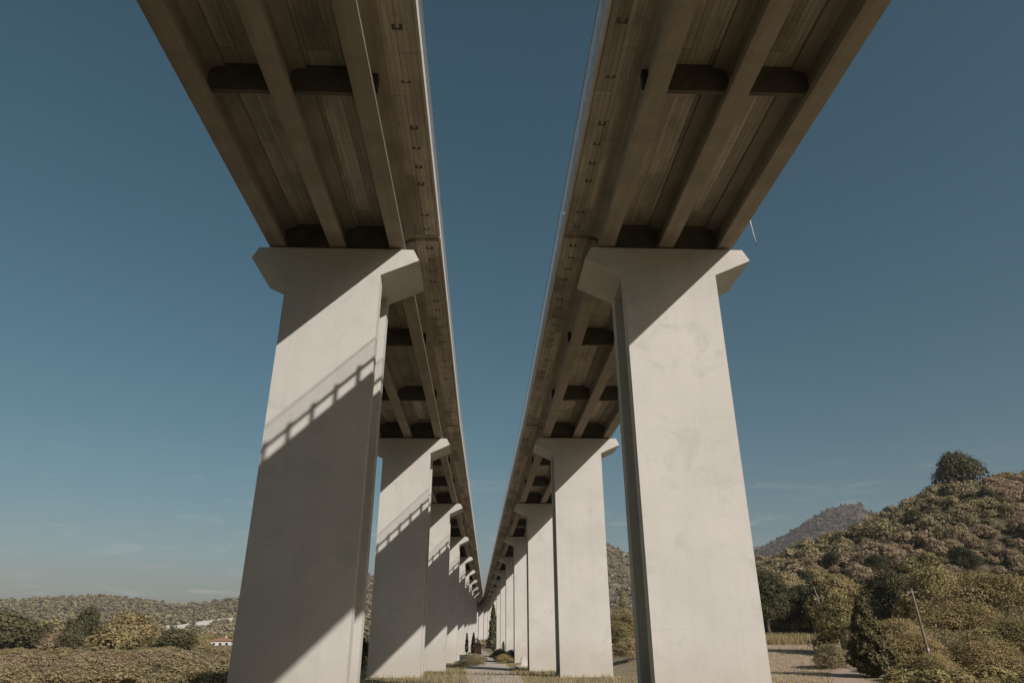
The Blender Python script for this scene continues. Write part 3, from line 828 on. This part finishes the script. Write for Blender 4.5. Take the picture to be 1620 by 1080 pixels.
hn = lambda p: float(fbm(np.array([p[0]]), np.array([p[1]]), 45, 3, 77)[0]) + 0.5 * (p[0] / p[1] - 0.62)
mass('scrub', [p for p in rest if hn(p) > 0.02], 'leaf_brown', 1.2, 4.2, (1.2, 1.9), 110, 9, 0.055, gz, 'brownish scrub covering the upper slope and crest of the right hill')
mass('scrub', [p for p in rest if hn(p) <= 0.02], 'leaf_grey', 1.2, 4.6, (1.1, 1.9), 110, 9, 0.055, gz, 'grey green scrub covering the upper slope of the right hill')
for u, y, H, W in ((0.50, 150, 4.6, 5.5), (0.56, 140, 5.2, 6), (0.63, 160, 4.4, 6), (0.69, 133, 5.5, 7), (0.75, 158, 4.8, 6), (0.80, 140, 5.6, 7), (0.595, 182, 4.2, 3.2), (0.632, 183, 3.2, 4.0), (0.79, 180, 3.6, 8.0), (0.45, 142, 4.8, 6), (0.61, 125, 5.0, 7.0)):
    x, y = at(u, y); K['dark'].plant(x, y, H, W, 'small dark tree among the paler shrubs of the right hill', 'tree', 'dark trees on the right hill', sink=0.3)
pts = scatter(lambda x, y: True, 4200, -0.68, 0.30, 285, 900, 5, 4.0)
mass('scrub', [p for p in pts if p[1] < 520], 'leaf_far', 2.0, 5.0, (1.2, 1.9), 34, 7, 0.10, gz, 'olive scrub spread over the lower slopes beyond the valley')
mass('scrub', [p for p in pts if p[1] >= 520], 'leaf_far', 2.0, 5.0, (1.3, 2.4), 20, 6, 0.15, gz, 'scrub and small woods on the far ridge across the valley')
pts = scatter(lambda x, y: True, 2600, 0.34, 0.64, 1000, 1500, 6, 4.0)
pk = lambda x, y: float(peak_h(np.array([x]), np.array([y]))[0])
mass('scrub', pts[1300:], 'leaf_brown', 2.0, 6.0, (1.2, 2.4), 14, 6, 0.16, pk, 'brownish scrub on the far grey mountain')
mass('wood', pts[:1300], 'leaf_dark', 2.5, 8.0, (0.8, 1.6), 14, 6, 0.16, lambda x, y: float(peak_h(np.array([x]), np.array([y]))[0]), 'dark woods on the far grey mountain')

# --- valley on the left
for kind, u, y, H, W, mat, lb in [
    ('far2', -0.524, 166, 11.0, 7.5, 'leaf_dark', 'tallest dark tree in the left valley'),
    ('far2', -0.548, 186, 8.8, 8.0, None, 'dark tree just left of the tallest dark tree of the left valley'),
    ('far2', -0.628, 150, 7.8, 11.0, None, 'dark green tree cut by the left edge of the picture'),
    ('far2', -0.602, 152, 6.6, 8.0, None, 'dark pointed tree next to the tree at the left edge'),
    ('far', -0.575, 165, 7.4, 10.0, 'leaf_olive', 'olive tree between the dark trees at the left edge and the tallest one'),
    ('far', -0.470, 150, 7.4, 12.5, 'leaf_yellow', 'widest yellowish tree in the left valley'),
    ('far', -0.445, 176, 7.2, 10.0, 'leaf_yellow', 'yellowish tree right of the widest yellowish tree'),
    ('far2', -0.500, 152, 6.0, 6.0, 'leaf_dark', 'dark rounded tree before the tallest dark tree of the valley'),
    ('far', -0.512, 172, 7.0, 6.0, 'leaf_grey', 'grey green tree beside the dark rounded tree'),
    ('far', -0.558, 150, 4.8, 6.5, 'leaf_brown', 'brownish tree before the olive trees of the left valley'),
    ('far2', -0.462, 146, 4.0, 6.0, None, 'small dark tree below the widest yellowish tree'),
    ('far', -0.420, 205, 5.6, 9.0, 'leaf_olive', 'olive tree behind the low red roof'),
    ('far2', -0.405, 200, 4.6, 7.0, None, 'dark tree beside the low red roof'),
    ('far', -0.385, 214, 5.4, 9.0, 'leaf_yellow', 'yellowish tree between the low red roof and the white house'),
    ('far', -0.376, 238, 6.0, 6.0, 'leaf_grey', 'grey green tree just left of the white house'),
]:
    x, y = at(u, y * 1.25); K[kind].plant(x, y, 1.25 * (H - 4.2) + 6.7, W * 1.25, lb, 'tree', None, mat=mat or 'leaf_cypress', sink=0.3)
LT = {'leaf_olive': 'olive tree', 'leaf_yellow': 'yellowish tree', 'leaf_grey': 'grey green tree', 'leaf_dark': 'dark tree', 'leaf_brown': 'brownish tree', 'leaf_tan': 'tan tree', 'leaf_cypress': 'mid green tree'}
for i, (x, y) in enumerate(scatter(lambda x, y: x / y < -0.372 or y > 312, 110, -0.68, -0.29, 245, 350, 9, 7.0)):
    mt = rs.choice(['leaf_olive', 'leaf_yellow', 'leaf_yellow', 'leaf_grey', 'leaf_brown', 'leaf_dark'])
    K['far'].plant(x, y, rs.uniform(5.0, 8.5), rs.uniform(8, 13), f'{LT[mt]} in the scattered wood at the back of the left valley', 'tree', f'{LT[mt]}s at the back of the left valley', mat=mt, sink=0.4)
for i, (x, y) in enumerate(scatter(lambda x, y: True, 100, -0.68, -0.30, 112, 195, 10, 4.5)):
    mt = rs.choice(['leaf_yellow', 'leaf_tan', 'leaf_tan', 'leaf_grey'])
    K['shrub'].plant(x, y, rs.uniform(1.3, 2.6), rs.uniform(5, 9), f'low {LT[mt].replace(" tree", "")} bush in the near part of the left valley', 'shrub', f'low {LT[mt].replace(" tree", "")} bushes in the left valley', mat=mt, sink=0.2)

for x, y in scatter(lambda x, y: True, 34, -0.68, -0.40, 172, 250, 24, 8.0):
    mt = rs.choice(['leaf_olive', 'leaf_cypress', 'leaf_cypress', 'leaf_dark', 'leaf_grey', 'leaf_yellow'])
    K[rs.choice(['far', 'far2'])].plant(x, y, rs.uniform(5.5, 9.2), rs.uniform(6, 10), f'{LT[mt]} among the middle trees of the left valley', 'tree', f'{LT[mt]}s in the middle of the left valley', mat=mt, sink=0.3)
pts = scatter(lambda x, y: True, 400, -0.70, -0.29, 90, 205, 14, 3.4)
mass('scrub', [p for p in pts if fbm(np.array([p[0]]), np.array([p[1]]), 40, 2, 5)[0] > 0], 'leaf_tan', 1.0, 2.4, (1.8, 2.8), 150, 9, 0.045, gz, 'tan undergrowth filling the near part of the left valley')
mass('scrub', [p for p in pts if fbm(np.array([p[0]]), np.array([p[1]]), 40, 2, 5)[0] <= 0], 'leaf_brown', 1.0, 2.4, (1.8, 2.8), 150, 9, 0.045, gz, 'brownish undergrowth filling the near part of the left valley')

# white house with a tiled roof
def house(name, x, y, w, d, h, rise, wall, label, rz=0.0, cat='house', windows=True, dz=0.0):
    t = empty(name, (x, y, gz(x, y) - 0.2 + dz), rz)
    MB().box(-w / 2, w / 2, -d / 2, d / 2, -3.0, h).put('wall', M[wall], t)
    e = 0.45
    r = MB(); 
    V = [(-w / 2 - e, -d / 2 - e, h + 0.003), (w / 2 + e, -d / 2 - e, h + 0.003), (w / 2 + e, d / 2 + e, h + 0.003), (-w / 2 - e, d / 2 + e, h + 0.003), (-w * 0.18, 0, h + rise), (w * 0.18, 0, h + rise)]
    r.add(V, [(0, 1, 5, 4), (1, 2, 5), (2, 3, 4, 5), (3, 0, 4), (3, 2, 1, 0)])
    rf = r.put('roof', M['roof'], t)
    if windows:
        MB().box(w * 0.1, w * 0.1 + 0.5, -0.3, 0.3, h + rise * 0.6, h + rise + 0.6).put('chimney', M[wall], rf)
        for k in (-0.3, 0.0, 0.3):
            for zz in ((0.9, h - 1.9) if h > 4 else (0.9,)):
                f = MB().box(k * w - 0.5, k * w + 0.5, -d / 2 - 0.03, -d / 2 + 0.05, zz, zz + 1.3).put('window', M['glass'], t)
    return tag(t, label, cat)
x, y = at(-0.343, 300); house('house', x, y, 8.0, 9, 5.6, 1.3, 'render_white', 'white house with a tiled hip roof beside the left pier', R(8), dz=0.2)
x, y = at(-0.391, 238); house('farm_shed', x, y, 7.4, 5, 2.3, 0.9, 'render_white', 'low shed with a red tiled roof among the yellow scrub', R(-12), 'shed', False)

# long pale wall on the far slope
def long_wall(u0, u1, y0, y1, h, label):
    n = 26; b = MB(); b_ = []
    for i in range(n + 1):
        t = i / n; yy = y0 + (y1 - y0) * t; xx = (u0 + (u1 - u0) * t) * yy; b_.append((xx, yy, gz(xx, yy) + 1.6))
    for i in range(n):
        (xa, ya, za), (xb, yb, zb_) = b_[i], b_[i + 1]
        hh = h
        b.add([(xa, ya, za - 5), (xb, yb, zb_ - 5), (xb, yb, zb_ + hh), (xa, ya, za + hh), (xa, ya + 1.2, za - 5), (xb, yb + 1.2, zb_ - 5), (xb, yb + 1.2, zb_ + hh), (xa, ya + 1.2, za + hh)],
              [(0, 1, 2, 3), (5, 4, 7, 6), (3, 2, 6, 7), (0, 3, 7, 4), (1, 5, 6, 2)])
    o = b.put('retaining_wall', M['block']); return tag(o, label, 'wall')
long_wall(-0.498, -0.335, 470, 600, 1.7, 'long pale wall along the far slope of the left valley')
long_wall(-0.68, -0.618, 440, 450, 1.6, 'short pale wall at the left edge of the far slope')

for u, y, H, W, k, mt, lb in ((-0.172, 108, 5.2, 6, 'dark', None, 'dark tree seen in the gap between the first two left piers'), (-0.163, 128, 3.2, 5, 'olive', 'leaf_yellow', 'yellowish bush seen in the gap between the first two left piers'),
                           (0.196, 96, 3.0, 5, 'olive', 'leaf_tan', 'tan bush at the foot of the gap between the first two right piers'), (0.183, 118, 4.6, 6, 'olive', 'leaf_olive', 'olive tree in the gap between the first two right piers'),
                           (0.205, 128, 5.0, 7, 'olive', 'leaf_yellow', 'yellowish tree at the right side of the gap between the first two right piers'), (0.192, 158, 6.0, 8, 'olive', 'leaf_tan', 'tan tree behind the olive tree of the gap between the right piers')):
    x, y = at(u, y); K[k].plant(x, y, H, W, lb, 'tree', None, mat=mt, sink=0.2)
pts = scatter(lambda x, y: True, 170, 0.14, 0.36, 105, 285, 33, 4.0)
mass('scrub', pts, 'leaf_tan', 1.4, 3.6, (1.4, 2.2), 120, 9, 0.055, gz, 'tan scrub behind the right row of piers')
pts = scatter(lambda x, y: True, 170, -0.30, -0.12, 100, 285, 34, 4.0)
mass('scrub', pts, 'leaf_tan', 1.4, 3.6, (1.4, 2.2), 120, 9, 0.055, gz, 'tan scrub behind the left row of piers')

# --- what stands at the far end of the passage under the decks
def small_shrub(u, y, w, h, mat, label, kind='grey'):
    x, y = at(u, y); K[kind].plant(x, y, h, w, label, 'shrub', mat=mat, sink=0.15)
small_shrub(-0.0075, 128, 4.2, 1.5, 'leaf_grey', 'sunlit rounded bush on the left side of the dirt path')
small_shrub(-0.0185, 112, 4.5, 1.1, 'leaf_grey', 'low grey bush at the near left edge of the dirt path')
small_shrub(0.0225, 131, 3.4, 2.2, 'leaf_grey', 'grey bush on the right side of the dirt path')
small_shrub(0.029, 119, 3.0, 1.6, 'leaf_yellow', 'pale yellow bush in front of the grey bush right of the path')
small_shrub(0.0375, 124, 2.8, 2.1, 'leaf_dark', 'dark hedge like bush against the fourth right pier')
x, y = at(-0.0205, 170); cypress('cypress_tree', x, y, 0.9, 4.2, 500, 0.2, 'slim dark cypress behind the low white wall', 'leaf_dark')
x, y = at(-0.0115, 165); cypress('cypress_tree', x, y, 1.4, 4.4, 700, 0.2, 'slim cypress beside the small reddish hut', 'leaf_dark')
x, y = at(0.0285, 150); cypress('cypress_tree', x, y, 0.9, 3.0, 400, 0.2, 'tiny cypress on the right of the path', 'leaf_dark')
x, y = at(0.0148, 236); cypress('cypress_tree', x, y, 3.6, 13.5, 1500, 0.45, 'tall dark tree seen between far piers at the end of the passage', 'leaf_dark')
x, y = at(-0.0055, 165); house('hut', x, y, 1.5, 1.6, 2.0, 0.5, 'render_pink', 'small reddish hut at the far left of the dirt path', 0, 'hut', False)
x, y = at(-0.0245, 135); wl_ = empty('low_wall', (x, y, gz(x, y)))
MB().box(-2.2, 2.2, -0.15, 0.15, -0.3, 0.85).put('wall', M['render_white'], wl_, 0.01)
MB().box(-2.28, 2.28, -0.2, 0.2, 0.853, 0.95).put('coping', M['block'], wl_, 0.01)
tag(wl_, 'low white wall beside the left piers at the end of the path', 'wall')
x, y = at(0.0565, 107); bk = empty('concrete_block', (x, y, gz(x, y)))
MB().box(-0.5, 0.5, -0.6, 0.6, -0.2, 0.95).put('base', M['render_white'], bk, 0.03)
MB().box(-0.42, 0.2, -0.5, 0.5, 0.953, 1.25).put('lid', M['block'], bk, 0.03)
tag(bk, 'white concrete block at the foot of the third right pier', 'block')
for u, y_, s_ in ((0.050, 105, 0.5), (0.0525, 110, 0.4), (0.047, 100, 0.35)):
    x, y = at(u, y_); o = put('stone', rocks[0], None, None, (x, y, gz(x, y) + 0.05), y_); o.scale = (s_, s_, s_)
    tag(o, 'pale stone lying beside the white concrete block', 'stone', 'stones by the concrete block')

# --- dry grass
def grass(name, area, n, hmin, hmax, label, wid=0.018):
    P = np.array([area() for _ in range(n)]); z = surf_h(P[:, 0], P[:, 1])
    h = rng.uniform(hmin, hmax, n); a = rng.uniform(0, 6.283, n); lean = rng.uniform(0.05, 0.55, n) * h
    b = np.stack([P[:, 0], P[:, 1], z - 0.03], 1); side = np.stack([np.cos(a + 1.57), np.sin(a + 1.57), 0 * a], 1) * wid
    tip = b + np.stack([np.cos(a) * lean, np.sin(a) * lean, h], 1)
    V = np.stack([b - side, b + side, tip + side * 0.2, tip - side * 0.2], 1).reshape(-1, 3)
    o = put(name, mesh_np(name, V, np.arange(4 * n).reshape(n, 4)), M['grass']); return tag(o, label, 'grass', None, 'stuff')
def area_mid():
    while True:
        y = 40 + 75 * random.random() ** 0.8; x = random.uniform(-9.5, 10.5)
        on_path = -1.7 < x < 3.6
        if on_path and (y > 74 or random.random() < 0.55): continue
        return x, y
def area_field():
    y = random.uniform(84, 97); return y * random.uniform(0.37, 0.49), y
def area_field2():
    y = random.uniform(44, 84); return y * random.uniform(0.34, 0.47), y
def area_left():
    y = random.uniform(115, 230); return y * random.uniform(-0.68, -0.2), y
grass('dry_grass', area_mid, 15000, 0.08, 0.42, 'dry grass round the feet of the piers')
grass('dry_grass', area_field, 9000, 0.4, 1.0, 'tall dry grass along the back of the field', 0.03)
grass('dry_grass', area_field2, 9000, 0.08, 0.25, 'short dry grass on the field', 0.02)
grass('dry_grass', area_left, 22000, 0.15, 0.4, 'dry grass between the bushes of the left valley', 0.05)

# ------------------------------------------------------------------ air between here and the far hills
hz = MB().box(-5200, 5200, -1200, 3000, -40, 330).mesh('haze')
hm = bpy.data.materials.new('haze'); hm.use_nodes = True
hn_ = hm.node_tree.nodes; hn_.remove(hn_['Principled BSDF'])
pv = hn_.new('ShaderNodeVolumePrincipled'); pv.inputs['Density'].default_value = 0.00013
pv.inputs['Color'].default_value = (0.84, 0.86, 0.92, 1); pv.inputs['Anisotropy'].default_value = 0.0
hm.node_tree.links.new(pv.outputs[0], hn_['Material Output'].inputs['Volume'])
tag(put('haze', hz, hm), 'thin pale haze over the valley', 'haze', None, 'stuff')
